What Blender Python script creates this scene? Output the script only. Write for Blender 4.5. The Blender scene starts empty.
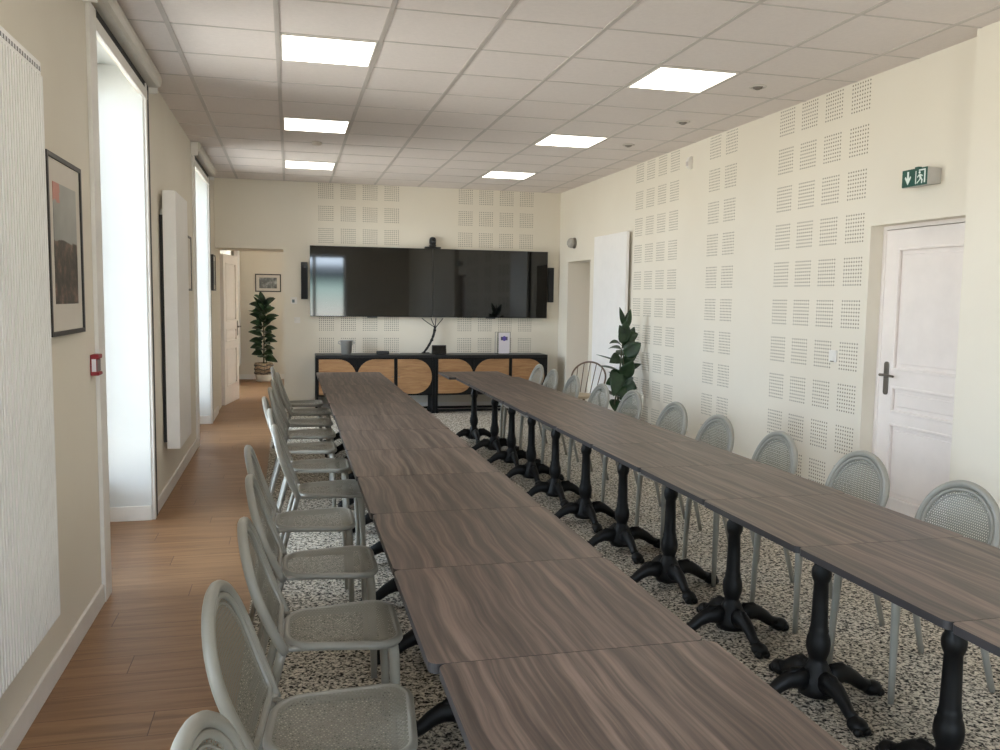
import bpy, bmesh, math, random
from mathutils import Vector, Matrix
PI = math.pi
sc = bpy.context.scene
COL = sc.collection

# ------------------------------------------------------------------ camera
cam_d = bpy.data.cameras.new('camera'); cam = bpy.data.objects.new('camera', cam_d); COL.objects.link(cam)
Rv = Vector((0.9706856, -0.2399458, 0.0139797)); Uv = Vector((0.0081135, 0.0908417, 0.9958323)); Fv = Vector((0.2402157, 0.9665267, -0.0901255))
M = Matrix.Identity(4)
for i in range(3):
    M[i][0] = Rv[i]; M[i][1] = Uv[i]; M[i][2] = -Fv[i]
M[2][3] = 1.59
cam.matrix_world = M
cam_d.sensor_width = 36.0; cam_d.lens = 848.13 / 1000 * 36; cam_d.clip_start = 0.02; cam_d.clip_end = 200
sc.camera = cam

# ------------------------------------------------------------------ world, exposure
sc.view_settings.view_transform = 'Standard'; sc.view_settings.look = 'None'
sc.view_settings.gamma = 1.0; sc.view_settings.use_curve_mapping = False
sc.view_settings.exposure = 0.02
SKY = 11.0
GROUND = 13.0
PANEL = 5.0
w = bpy.data.worlds.new('world'); sc.world = w; w.use_nodes = True
bg = w.node_tree.nodes['Background']
wt = w.node_tree; wg = wt.nodes.new('ShaderNodeTexCoord'); ws = wt.nodes.new('ShaderNodeSeparateXYZ'); wr = wt.nodes.new('ShaderNodeValToRGB')
wa = wt.nodes.new('ShaderNodeMath'); wa.operation = 'MULTIPLY_ADD'; wa.inputs[1].default_value = .5; wa.inputs[2].default_value = .5
wt.links.new(wg.outputs['Generated'], ws.inputs[0]); wt.links.new(ws.outputs[2], wa.inputs[0]); wt.links.new(wa.outputs[0], wr.inputs[0])
# hazy blue sky above the horizon, sunlit pale ground below it, a dark belt of trees between
e = wr.color_ramp.elements
def _stop(p, c, k):
    return p, (c[0]*k, c[1]*k, c[2]*k, 1)
for _i, (p, c) in enumerate((_stop(0, (1, .94, .86), GROUND), _stop(.49, (1, .95, .88), GROUND), _stop(.506, (.7, .95, .9), 11.0), _stop(.510, (.25, .33, .36), 4.0), _stop(.515, (.25, .33, .4), 4.0), _stop(.519, (.76, .85, 1.0), SKY*1.9), _stop(1, (.76, .87, 1.0), SKY))):
    el = e[_i] if _i < 2 else e.new(p)
    el.position = p; el.color = c
wt.links.new(wr.outputs[0], bg.inputs['Color']); bg.inputs['Strength'].default_value = 1.0
sc.cycles.max_bounces = 10; sc.cycles.diffuse_bounces = 6; sc.cycles.glossy_bounces = 4
sc.cycles.transparent_max_bounces = 40
sc.cycles.use_denoising = True
sc.cycles.sample_clamp_indirect = 8.0

CEIL = 3.114
XL, XR, YB, YF = -0.95, 3.82, 11.88, -3.6

# daylight portals: one per window, they only guide the sampling of the sky
def portal(loc, rot, sx, sy):
    l = bpy.data.lights.new('daylight_portal', 'AREA'); l.shape = 'RECTANGLE'; l.size = sx; l.size_y = sy
    l.cycles.is_portal = True
    o = bpy.data.objects.new('daylight_portal', l); COL.objects.link(o); o.location = loc; o.rotation_euler = rot
WIN_Y = [(-3.1, -1.9), (0.16, 1.68), (4.76, 6.28), (9.36, 10.9)]
for a, b in WIN_Y:
    portal((-1.47, (a+b)/2, 1.46), (0, -PI/2, 0), 2.9, b-a)
portal((.76, YF-0.30, 1.4), (PI/2, 0, 0), 1.9, 2.8)
portal((-1.42, 14.32, 1.4), (0, -PI/2, 0), 2.7, 2.2)

# ------------------------------------------------------------------ helpers: objects
def lab(o, label=None, cat=None, group=None, kind=None):
    if label: o['label'] = label
    if cat: o['category'] = cat
    if group: o['group'] = group
    if kind: o['kind'] = kind
    return o
def thing(name, label, cat, loc=(0, 0, 0), rz=0.0, group=None):
    o = bpy.data.objects.new(name, None); COL.objects.link(o); o.location = loc; o.rotation_euler = (0, 0, rz)
    o.empty_display_size = 0.1
    return lab(o, label, cat, group)
def obj(name, bm, mats, parent=None, smooth=False, bevel=0.0, seg=2):
    me = bpy.data.meshes.new(name)
    bmesh.ops.recalc_face_normals(bm, faces=bm.faces[:])
    bm.to_mesh(me); bm.free()
    if not isinstance(mats, (list, tuple)): mats = [mats]
    for m in mats: me.materials.append(m)
    o = bpy.data.objects.new(name, me); COL.objects.link(o)
    if smooth:
        for p in me.polygons: p.use_smooth = True
    if bevel > 0:
        b = o.modifiers.new('bevel', 'BEVEL'); b.width = bevel; b.segments = seg; b.limit_method = 'ANGLE'; b.angle_limit = math.radians(50)
        b.harden_normals = False
    if parent is not None: o.parent = parent
    return o
def struct(name, bm, mats, parent=None, **k):
    o = obj(name, bm, mats, parent, **k); o['kind'] = 'structure'; return o
def dup(root, loc, rz, label, group=None):
    r = root.copy(); COL.objects.link(r); r.location = loc; r.rotation_euler = (0, 0, rz); r['label'] = label
    if group: r['group'] = group
    for ch in list(root.children):
        c = ch.copy(); COL.objects.link(c); c.parent = r
        for g in list(ch.children):
            d = g.copy(); COL.objects.link(d); d.parent = c
    return r
def NB(): return bmesh.new()
# ------------------------------------------------------------------ helpers: shapes
def box(bm, x0, x1, y0, y1, z0, z1, mi=0):
    v = [bm.verts.new(p) for p in ((x0,y0,z0),(x1,y0,z0),(x1,y1,z0),(x0,y1,z0),(x0,y0,z1),(x1,y0,z1),(x1,y1,z1),(x0,y1,z1))]
    for f in ((0,3,2,1),(4,5,6,7),(0,1,5,4),(1,2,6,5),(2,3,7,6),(3,0,4,7)):
        bm.faces.new([v[i] for i in f]).material_index = mi
    return bm
def tube(bm, pts, rad, seg=10, closed=False, ref=None, squash=1.0, mi=0):
    pts = [Vector(p) for p in pts]; n = len(pts)
    rad = rad if isinstance(rad, (list, tuple)) else [rad]*n
    T = []
    for i in range(n):
        a = pts[(i-1) % n] if (closed or i > 0) else pts[i]
        b = pts[(i+1) % n] if (closed or i < n-1) else pts[i]
        T.append((b-a).normalized())
    up = Vector(ref) if ref else (Vector((0,0,1)) if abs(T[0].z) < .9 else Vector((1,0,0)))
    nrm = (up - T[0]*up.dot(T[0])).normalized(); rings = []
    for i in range(n):
        if ref:
            nrm = Vector(ref) - T[i]*Vector(ref).dot(T[i])
        else:
            nrm = nrm - T[i]*nrm.dot(T[i])
        nrm.normalize(); bi = T[i].cross(nrm)
        rings.append([bm.verts.new(pts[i] + (nrm*math.cos(2*PI*k/seg) + bi*math.sin(2*PI*k/seg)*squash)*rad[i]) for k in range(seg)])
    for i in range(n if closed else n-1):
        a, b = rings[i], rings[(i+1) % n]
        for k in range(seg):
            bm.faces.new((a[k], a[(k+1) % seg], b[(k+1) % seg], b[k])).material_index = mi
    if not closed:
        bm.faces.new(rings[0][::-1]).material_index = mi; bm.faces.new(rings[-1]).material_index = mi
    return bm
def lathe(bm, prof, seg=20, c=(0, 0, 0), mi=0, axis='z'):
    rings = []
    def P(r, h, a):
        p = (r*math.cos(a), r*math.sin(a), h)
        if axis == 'x': p = (p[2], p[0], p[1])
        if axis == 'y': p = (p[0], p[2], p[1])
        return (p[0]+c[0], p[1]+c[1], p[2]+c[2])
    for r, h in prof:
        rings.append([bm.verts.new(P(max(r, 1e-4), h, 2*PI*k/seg)) for k in range(seg)])
    for a, b in zip(rings, rings[1:]):
        for k in range(seg):
            bm.faces.new((a[k], a[(k+1) % seg], b[(k+1) % seg], b[k])).material_index = mi
    bm.faces.new(rings[0][::-1]).material_index = mi; bm.faces.new(rings[-1]).material_index = mi
    return bm
def prism(bm, poly, f0, f1, mi=0, side=None):
    """poly: 2-D points; f0, f1 map a 2-D point to the two 3-D faces"""
    a = [bm.verts.new(f0(*p)) for p in poly]; b = [bm.verts.new(f1(*p)) for p in poly]
    bm.faces.new(a[::-1]).material_index = mi; bm.faces.new(b).material_index = mi
    n = len(poly)
    for i in range(n):
        bm.faces.new((a[i], a[(i+1) % n], b[(i+1) % n], b[i])).material_index = mi if side is None else side
    return bm
def rrect(x0, x1, y0, y1, r, n=6):
    out = []
    for cx, cy, a0 in ((x1-r, y1-r, 0), (x0+r, y1-r, 90), (x0+r, y0+r, 180), (x1-r, y0+r, 270)):
        for k in range(n+1):
            a = math.radians(a0 + 90*k/n); out.append((cx + r*math.cos(a), cy + r*math.sin(a)))
    return out
def ball(bm, c, r, sx=1, sy=1, sz=1, u=12, v=8):
    ret = bmesh.ops.create_uvsphere(bm, u_segments=u, v_segments=v, radius=r)
    for p in ret['verts']: p.co = Vector((p.co.x*sx + c[0], p.co.y*sy + c[1], p.co.z*sz + c[2]))
    return bm

# ------------------------------------------------------------------ helpers: materials
def lin(c):
    return tuple(((v/255)/12.92 if v/255 <= .04045 else ((v/255+.055)/1.055)**2.4) for v in c) + (1,)
class Mat:
    def __init__(s, name, col=(200, 200, 200), rough=.5, metal=0.0, spec=.5):
        s.m = bpy.data.materials.new(name); s.m.use_nodes = True; s.t = s.m.node_tree
        s.b = s.t.nodes['Principled BSDF']; s.out = s.t.nodes['Material Output']
        s.b.inputs['Base Color'].default_value = lin(col); s.b.inputs['Roughness'].default_value = rough
        s.b.inputs['Metallic'].default_value = metal; s.b.inputs['Specular IOR Level'].default_value = spec
    def n(s, kind, **k):
        nd = s.t.nodes.new(kind)
        for a, v in k.items(): setattr(nd, a, v)
        return nd
    def l(s, a, b): s.t.links.new(a, b)
    def put(s, sock, v):
        if isinstance(v, (int, float)): sock.default_value = v
        elif isinstance(v, tuple): sock.default_value = v
        else: s.l(v, sock)
    def math(s, op, a, b=0.0, c=None):
        nd = s.n('ShaderNodeMath', operation=op); s.put(nd.inputs[0], a)
        if op not in ('SINE', 'FRACT', 'FLOOR', 'ABSOLUTE', 'SQRT'): s.put(nd.inputs[1], b)
        if c is not None: s.put(nd.inputs[2], c)
        return nd.outputs[0]
    def coords(s):
        tc = s.n('ShaderNodeTexCoord'); sp = s.n('ShaderNodeSeparateXYZ'); s.l(tc.outputs['Object'], sp.inputs[0])
        s.obj = tc.outputs['Object']
        return sp.outputs[0], sp.outputs[1], sp.outputs[2]
    def vec(s, x, y, z):
        c = s.n('ShaderNodeCombineXYZ'); s.put(c.inputs[0], x); s.put(c.inputs[1], y); s.put(c.inputs[2], z); return c.outputs[0]
    def noise(s, vec, scale, detail=3, rough=.5, dist=0.0, out=0):
        nd = s.n('ShaderNodeTexNoise'); s.put(nd.inputs['Vector'], vec); nd.inputs['Scale'].default_value = scale
        nd.inputs['Detail'].default_value = detail; nd.inputs['Roughness'].default_value = rough; nd.inputs['Distortion'].default_value = dist
        return nd.outputs[out]
    def mix(s, fac, a, b, blend='MIX'):
        nd = s.n('ShaderNodeMix', data_type='RGBA', blend_type=blend)
        s.put(nd.inputs[0], fac); s.put(nd.inputs[6], a if not (isinstance(a, tuple) and len(a) == 3) else lin(a)); s.put(nd.inputs[7], b if not (isinstance(b, tuple) and len(b) == 3) else lin(b))
        return nd.outputs[2]
    def ramp(s, fac, stops, interp='LINEAR'):
        nd = s.n('ShaderNodeValToRGB'); cr = nd.color_ramp; cr.interpolation = interp
        while len(cr.elements) < len(stops): cr.elements.new(.5)
        for e, (p, c) in zip(cr.elements, stops): e.position = p; e.color = lin(c)
        s.put(nd.inputs[0], fac); return nd.outputs[0]
    def color(s, sock): s.l(sock, s.b.inputs['Base Color'])
    def bump(s, h, strength=.2, dist=.01):
        nd = s.n('ShaderNodeBump'); nd.inputs['Strength'].default_value = strength; nd.inputs['Distance'].default_value = dist
        s.l(h, nd.inputs['Height']); s.l(nd.outputs[0], s.b.inputs['Normal'])

def plain(name, col, rough=.5, metal=0.0, var=.06, scale=6.0, spec=.5, bump=0.0):
    """a painted or moulded surface: one colour with slight unevenness"""
    m = Mat(name, col, rough, metal, spec); m.coords()
    nz = m.noise(m.obj, scale, 4, .6)
    d = tuple(max(0, c*(1-var)) for c in col); e = tuple(min(255, c*(1+var)) for c in col)
    m.color(m.ramp(nz, [(.3, d), (.7, e)]))
    if bump: m.bump(m.noise(m.obj, scale*20, 2), bump, .002)
    return m.m

WALLC = (225, 217, 203)
def wall_mat(name='wall_paint', perf=None):
    m = Mat(name, WALLC, .75, 0, .3); x, y, z = m.coords()
    base = m.ramp(m.noise(m.obj, 1.2, 4), [(.3, (223, 215, 200)), (.7, (227, 220, 206))])
    if perf:
        axis, groups = perf
        u = x if axis == 'x' else y
        mask = None; loc = None
        for u0, n in groups:
            t = m.math('DIVIDE', m.math('SUBTRACT', u, u0), .2975)
            inside = m.math('MULTIPLY', m.math('GREATER_THAN', t, 0.0), m.math('LESS_THAN', t, n - .2))
            f = m.math('MULTIPLY', m.math('FRACT', t), inside)       # 0..1 within a column pitch
            fl = m.math('MULTIPLY', inside, m.math('LESS_THAN', m.math('FRACT', t), .71))
            mask = fl if mask is None else m.math('ADD', mask, fl); loc = f if loc is None else m.math('ADD', loc, f)
        tz = m.math('DIVIDE', m.math('SUBTRACT', z, .214), .298)
        fz = m.math('FRACT', tz)
        mz = m.math('MULTIPLY', m.math('LESS_THAN', fz, .71), m.math('GREATER_THAN', tz, 0.0))
        mask = m.math('MULTIPLY', mask, mz)
        hu = m.math('SUBTRACT', m.math('FRACT', m.math('MULTIPLY', loc, 8/.71)), .5)
        hz = m.math('SUBTRACT', m.math('FRACT', m.math('MULTIPLY', fz, 8/.71)), .5)
        d = m.math('SQRT', m.math('ADD', m.math('MULTIPLY', hu, hu), m.math('MULTIPLY', hz, hz)))
        hole = m.math('MULTIPLY', m.math('LESS_THAN', d, .24), mask)
        base = m.mix(hole, base, (130, 121, 107))  # flat dots painted dark for the shade inside the holes
    m.color(base)
    return m.m
m_wall = wall_mat()
m_wall_right = wall_mat('wall_paint_perforated_right', ('y', [(5.098, 4), (6.858, 2), (8.0, 4)]))
m_wall_back = wall_mat('wall_paint_perforated_back', ('x', [(.383, 4), (2.314, 4)]))
m_reveal = plain('reveal_paint', (212, 213, 211), .7, var=.015, scale=2)
m_white = plain('white_paint', (228, 224, 218), .45, var=.02)
m_door = plain('door_paint', (234, 225, 219), .4, var=.015)
m_tile = plain('ceiling_tile', (226, 217, 212), .9, var=.012, scale=40, bump=.15)
m_grid = plain('ceiling_grid_metal', (194, 186, 180), .5, var=.02)
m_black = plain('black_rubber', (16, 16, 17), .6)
m_rad = plain('radiator_enamel', (237, 234, 231), .35, var=.01)
m_dark = plain('dark_slot', (40, 38, 36), .7)
m_blind = plain('blind_cassette', (205, 200, 190), .4, var=.02)

# wooden floor: boards laid across the room
m = Mat('wood_floor', (150, 110, 78), .42, 0, .45); x, y, z = m.coords()
bw = m.math('DIVIDE', y, .185); row = m.math('FLOOR', bw)
bx = m.math('ADD', m.math('DIVIDE', x, 1.25), m.math('MULTIPLY', row, .377)); colm = m.math('FLOOR', bx)
wn = m.n('ShaderNodeTexWhiteNoise'); m.l(m.vec(row, colm, 0.0), wn.inputs['Vector'])
tone = wn.outputs['Value']
gr = m.noise(m.vec(m.math('MULTIPLY', x, 1.6), m.math('ADD', m.math('MULTIPLY', y, 22.0), m.math('MULTIPLY', tone, 40.0)), tone), 1.0, 5, .6, .6)
c1 = m.ramp(gr, [(.25, (118, 86, 58)), (.55, (152, 115, 81)), (.8, (172, 135, 99))])
c1 = m.mix(m.math('MULTIPLY', tone, .55), c1, m.mix(.5, c1, (120, 84, 58)))
seam = m.math('LESS_THAN', m.math('ABSOLUTE', m.math('SUBTRACT', m.math('FRACT', bw), .5)), .493)
seam2 = m.math('LESS_THAN', m.math('ABSOLUTE', m.math('SUBTRACT', m.math('FRACT', bx), .5)), .4985)
c1 = m.mix(m.math('MULTIPLY', seam, seam2), (92, 64, 46), c1)
m.color(c1); m_wood_floor = m.m

# speckled carpet
m = Mat('speckled_carpet', (180, 175, 165), .95, 0, .1); x, y, z = m.coords()
v1 = m.vec(m.math('MULTIPLY', x, 1.0), m.math('MULTIPLY', y, 1.0), 0.0)
na = m.noise(v1, 62, 2, .5, .8); nb = m.noise(v1, 30, 2, .5, .4); nc = m.noise(v1, 120, 2, .5)
mixn = m.math('ADD', m.math('MULTIPLY', na, .65), m.math('ADD', m.math('MULTIPLY', nb, .2), m.math('MULTIPLY', nc, .15)))
cc = m.ramp(mixn, [(.385, (36, 34, 34)), (.435, (84, 80, 75)), (.48, (148, 141, 131)), (.53, (196, 188, 174)), (.63, (226, 218, 203))])
m.color(cc); m.bump(mixn, .3, .004); m_carpet = m.m

# table laminate: dark walnut-like streaks along the row
def laminate(name, dk, md, lt):
    m = Mat(name, md, .38, 0, .5); x, y, z = m.coords()
    oi = m.n('ShaderNodeObjectInfo'); r = oi.outputs['Random']
    wob = m.noise(m.vec(m.math('MULTIPLY', x, 1.6), m.math('ADD', m.math('MULTIPLY', y, .9), m.math('MULTIPLY', r, 31.0)), r), 2.0, 2, .5)
    xx = m.math('ADD', m.math('MULTIPLY', x, 1.0), m.math('MULTIPLY', m.math('SUBTRACT', wob, .5), .075))
    g = m.noise(m.vec(m.math('MULTIPLY', xx, 30.0), m.math('ADD', m.math('MULTIPLY', y, .8), m.math('MULTIPLY', r, 17.0)), m.math('MULTIPLY', r, 9.0)), 1.0, 4, .6, .25)
    g2 = m.noise(m.vec(m.math('MULTIPLY', xx, 75.0), m.math('MULTIPLY', y, 2.0), r), 1.0, 3, .6, .2)
    s_ = m.math('ADD', m.math('MULTIPLY', g, .62), m.math('MULTIPLY', g2, .38))
    m.color(m.ramp(s_, [(.38, dk), (.48, md), (.545, tuple((a+b)/2 for a, b in zip(md, lt))), (.63, lt)]))
    return m.m
m_lam = laminate('table_laminate', (48, 37, 33), (77, 62, 55), (120, 101, 90))
m_edge = plain('table_edge', (50, 48, 50), .45)
m_iron = plain('black_cast_iron', (8, 8, 9), .5, var=.15, scale=30, spec=.3)
m_chair = plain('chair_lacquer', (142, 140, 132), .32, var=.02)

def perforated(name, a, b, pitch=.0115, rad=.0025, col=(124, 122, 112)):
    """sheet metal punched with staggered round holes; a, b = the two sheet axes"""
    m = Mat(name, col, .4); cs = m.coords()
    u, v = cs[a], cs[b]
    ds = []
    for off in (0.0, .5):
        fu = m.math('SUBTRACT', m.math('FRACT', m.math('ADD', m.math('DIVIDE', u, pitch), off)), .5)
        fv = m.math('MULTIPLY', m.math('SUBTRACT', m.math('FRACT', m.math('ADD', m.math('DIVIDE', v, pitch*1.732), off)), .5), 1.732)
        ds.append(m.math('SQRT', m.math('ADD', m.math('MULTIPLY', fu, fu), m.math('MULTIPLY', fv, fv))))
    d = m.math('MINIMUM', ds[0], ds[1])
    hole = m.math('LESS_THAN', d, rad/pitch)
    tr = m.n('ShaderNodeBsdfTransparent'); mx = m.n('ShaderNodeMixShader')
    m.l(hole, mx.inputs[0]); m.l(m.b.outputs[0], mx.inputs[1]); m.l(tr.outputs[0], mx.inputs[2]); m.l(mx.outputs[0], m.out.inputs['Surface'])
    return m.m
m_perf_seat = perforated('perforated_seat_sheet', 0, 1)
m_perf_back = perforated('perforated_back_sheet', 1, 2)

def glass(name):
    m = Mat(name); tr = m.n('ShaderNodeBsdfTransparent'); tr.inputs[0].default_value = (.93, .96, .96, 1)
    gl = m.n('ShaderNodeBsdfGlossy'); gl.inputs['Roughness'].default_value = .02
    fr = m.n('ShaderNodeFresnel'); fr.inputs[0].default_value = 1.45; mx = m.n('ShaderNodeMixShader')
    m.l(fr.outputs[0], mx.inputs[0]); m.l(tr.outputs[0], mx.inputs[1]); m.l(gl.outputs[0], mx.inputs[2]); m.l(mx.outputs[0], m.out.inputs['Surface'])
    return m.m
m_glass = glass('window_glass')
m = Mat('light_diffuser', (255, 255, 255), .6)
m.b.inputs['Emission Color'].default_value = (1.0, .93, .82, 1); m.b.inputs['Emission Strength'].default_value = PANEL
m_diff = m.m

# ================================================================== SETTING
bm = NB(); box(bm, XL-.5, -.21, YF-.4, 17.0, -.12, 0); box(bm, -.21, 2.2, 11.9, 17.0, -.12, 0)
struct('floor', bm, m_wood_floor)
bm = NB(); box(bm, -.21, 4.4, YF-.4, 11.9, -.12, .0)
struct('floor_carpet', bm, m_carpet)
bm = NB(); box(bm, XL-.45, 4.4, YF-.4, YB+.1, CEIL, CEIL+.12)
ceil = struct('ceiling', bm, m_tile)
# ceiling grid: wide runners along the room, thin cross bars between the tiles; their grey takes in groove shade
bm = NB()
GX = [-.057 + .6*k for k in range(-1, 7)]; GY = [5.258 + .6*k for k in range(-14, 12)]
for gx in GX: box(bm, gx-.014, gx+.014, YF, YB, CEIL-.004, CEIL+.002)
for gy in GY: box(bm, XL, XR, gy-.006, gy+.006, CEIL-.003, CEIL+.001)
struct('trim_1', bm, m_grid)

# left wall with deep floor-to-ceiling window recesses
HEAD = 2.93; XO = -1.42
bm = NB()
ys = [YF-.4] + [v for ab in WIN_Y for v in ab] + [YB+.72]
for k in range(0, len(ys), 2): box(bm, XO, XL, ys[k], ys[k+1], 0, CEIL)
for a, b in WIN_Y: box(bm, XL-.03, XL, a, b, HEAD, CEIL); box(bm, XO, XO+.06, a, b, HEAD+.1, CEIL)
struct('wall_left', bm, m_wall)
# light reveal lining of the recesses
bm = NB()
for a, b in WIN_Y:
    box(bm, XO+.06, XL-.001, b-.006, b, 0, CEIL); box(bm, XO+.06, XL-.001, a, a+.006, 0, CEIL); box(bm, XO+.06, XL-.032, a, b, CEIL-.01, CEIL-.003)
struct('wall_left_reveal', bm, m_reveal)
bm = NB()
for a, b in WIN_Y:
    box(bm, XO+.08, XL-.003, b-.019, b-.006, 0, .105); box(bm, XO+.08, XL-.003, a+.006, a+.019, 0, .105)
for a, b in ((YF, WIN_Y[0][0]-.16), (WIN_Y[0][1]+.14, WIN_Y[1][0]-.16), (WIN_Y[1][1]+.14, 4.6), (6.42, 9.2), (11.04, YB)):
    box(bm, XL, XL+.016, a, b, 0, .10)
struct('baseboard_left', bm, m_white, bevel=.004)
def window(idx, a, b, x, z1, facing='x', cx=None):
    """two-leaf white window standing on the floor in the outer plane of its recess"""
    def B(bm, u0, u1, t0, t1, z0, z1_):
        if facing == 'x': box(bm, x+t0, x+t1, u0, u1, z0, z1_)
        else: box(bm, u0, u1, x+t0, x+t1, z0, z1_)
    bm = NB(); m_ = (a+b)/2
    B(bm, a, a+.06, -.03, .03, 0, z1); B(bm, b-.06, b, -.03, .03, 0, z1)
    B(bm, a+.06, b-.06, -.03, .03, z1-.06, z1); B(bm, a+.06, b-.06, -.03, .03, 0, .05)
    B(bm, m_-.05, m_+.05, -.035, .035, .05, z1-.06)
    B(bm, a+.06, m_-.05, -.025, .025, .05, .30); B(bm, m_+.05, b-.06, -.025, .025, .05, .30)
    o = struct('window_%d' % idx, bm, m_white)
    for u0, u1 in ((a+.06, m_-.05), (m_+.05, b-.06)):
        g = NB(); B(g, u0, u1, -.004, .004, .30, z1-.06); obj('pane', g, m_glass, o)
    return o
for i, (a, b) in enumerate(WIN_Y): window(i+1, a, b, XO+.04, HEAD+.1)
# blind guide rails, black strips and head strips round the recesses
bm = NB(); bk = NB()
for a, b in WIN_Y:
    box(bm, XL, XL+.02, a-.15, a, 0, CEIL-.11)
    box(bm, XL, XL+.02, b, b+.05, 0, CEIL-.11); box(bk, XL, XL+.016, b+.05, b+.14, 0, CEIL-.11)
    box(bm, XL, XL+.022, a, b+.05, HEAD-.03, HEAD+.035)
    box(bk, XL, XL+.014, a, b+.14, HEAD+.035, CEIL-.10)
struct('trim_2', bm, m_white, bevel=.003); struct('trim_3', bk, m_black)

# back wall (thick, with doorway) and next room
DX0, DX1, DH = -.95, -.08, 2.205
bm = NB()
box(bm, DX1, XR+.5, YB, YB+.72, 0, CEIL); box(bm, XL, DX1, YB, YB+.72, DH, CEIL)
struct('wall_back', bm, m_wall_back)
bm = NB(); box(bm, DX1, XR, YB-.014, YB, 0, .10); struct('baseboard_back', bm, m_white, bevel=.004)
Y2 = 16.65
bm = NB()
box(bm, XO, -.98, YB+.72, 13.2, 0, CEIL); box(bm, XO, -.98, 15.45, Y2+.2, 0, CEIL); box(bm, XO, -.98, 13.2, 15.45, 2.8, CEIL)
box(bm, -.98, 2.2, Y2, Y2+.2, 0, CEIL); box(bm, 2.0, 2.2, YB+.72, Y2, 0, CEIL)
struct('wall_next_room', bm, m_wall)
bm = NB(); box(bm, XO, 2.2, YB+.72, Y2+.2, CEIL, CEIL+.12); struct('ceiling_next_room', bm, m_tile)
bm = NB(); box(bm, -.98, 2.0, Y2-.014, Y2, 0, .09); struct('baseboard_next_room', bm, m_white)
window(6, 13.2, 15.45, XO+.04, 2.8)  # unseen window, added to light the next room
# rear wall behind the camera, with a wide glazed door
bm = NB()
box(bm, XL, -.2, YF-.35, YF, 0, CEIL); box(bm, 1.72, 4.4, YF-.35, YF, 0, CEIL); box(bm, -.2, 1.72, YF-.35, YF, 2.85, CEIL)
struct('wall_rear', bm, m_wall); window(5, -.2, 1.72, YF-.25, 2.85, 'y')

# right wall with white door recess, pillar and alcove
bm = NB()
PX = 3.72
box(bm, XR, XR+.5, 5.03, 10.56, 0, CEIL); box(bm, XR, XR+.5, 4.0, 5.03, 2.11, CEIL); box(bm, XR, XR+.5, 10.56, 11.47, 2.11, CEIL)
box(bm, XR, XR+.5, 11.47, YB, 0, CEIL); box(bm, XR, XR+.5, YF, 4.0, 0, CEIL); box(bm, XR+.42, XR+.5, 10.56, 11.47, 0, 2.11)
struct('wall_right', bm, m_wall_right)
bm = NB(); box(bm, PX, XR, YF, 4.09, 0, CEIL); struct('wall_right_pier', bm, m_wall)
bm = NB(); box(bm, XR-.014, XR, 5.03, 10.56, 0, .10); box(bm, PX-.014, PX, YF, 4.09, 0, .10); struct('baseboard_right', bm, m_white, bevel=.004)
# door in the right wall
def panel_door(name, wd, ht, panels, parent_loc, rz, mirror=1, handle_u=.07, deep=.056):
    """white panelled leaf, local x along its width, y its thickness (front at -y)"""
    bm = NB(); d = deep/2
    us = [p[0] for p in panels] + [p[1] for p in panels]; u0, u1 = min(us), max(us)
    box(bm, 0, u0, -d, d, 0, ht); box(bm, u1, wd, -d, d, 0, ht)
    zs = sorted([(p[2], p[3]) for p in panels]); z = 0
    for a, b in zs:
        box(bm, u0, u1, -d, d, z, a); z = b
        box(bm, u0, u1, -d*.3, d*.3, a, b)
    box(bm, u0, u1, -d, d, z, ht)
    o = struct(name, bm, m_door); o.location = parent_loc; o.rotation_euler = (0, 0, rz)
    bm = NB()
    for a, b in zs:           # raised field and moulding of each panel
        for s in (-1, 1):
            q = [(0, 0), (.035, 0), (.0, .012)]
            fy = lambda t: s*t
            w0, w1 = u0+.04, u1-.04; h0, h1 = a+.04, b-.04
            lo, hi = sorted((s*d*.25, s*d*.75)); box(bm, w0, w1, lo, hi, h0, h1)
            lo, hi = sorted((s*d*.3, s*(d+.006)))
            box(bm, u0-.006, u0+.014, lo, hi, a-.006, b+.006); box(bm, u1-.014, u1+.006, lo, hi, a-.006, b+.006)
            box(bm, u0+.014, u1-.014, lo, hi, a-.006, a+.014); box(bm, u0+.014, u1-.014, lo, hi, b-.014, b+.006)
    obj('moulding', bm, m_door, o, bevel=.006)
    bm = NB()
    for s in (-1, 1):
        prism(bm, rrect(handle_u-.022, handle_u+.022, .965, 1.19, .02), lambda p, q: (p, s*d, q), lambda p, q: (p, s*(d+.008), q))
        tube(bm, [(handle_u, s*d, 1.10), (handle_u, s*(d+.05), 1.10)], .009, 10)
        tube(bm, [(handle_u-.008*mirror, s*(d+.05), 1.101), (handle_u+.05*mirror, s*(d+.052), 1.103), (handle_u+.12*mirror, s*(d+.046), 1.098)], [.010, .009, .008], 10)
    obj('door_handle', bm, m_handle, o, bevel=.001)
    return o
m_handle = plain('brushed_handle', (118, 112, 104), .35, .7)
# leaf runs from the handle side at y = 5.0 towards the camera
dr = panel_door('door_1', .93, 2.07, [(.12, .81, .27, .775), (.12, .81, .855, 1.025), (.12, .81, 1.14, 1.945)], (XR+.135, 5.0, .01), -PI/2, mirror=1)
bm = NB(); box(bm, XR+.10, XR+.17, 5.0, 5.03, 0, 2.11); box(bm, XR+.10, XR+.17, 4.0, 5.0, 2.085, 2.11); struct('trim_4', bm, m_door)
bm = NB(); box(bm, XR+.155, XR+.5, 4.0, 5.03, 0, 2.11); struct('wall_door_backing', bm, m_dark)
# door standing open into the next room
d2 = panel_door('door_2', .84, 2.15, [(.12, .72, .26, .80), (.12, .72, .90, 1.08), (.12, .72, 1.2, 2.03)], (-.93, 12.64, .01), math.radians(80), mirror=-1, handle_u=.77)
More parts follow.
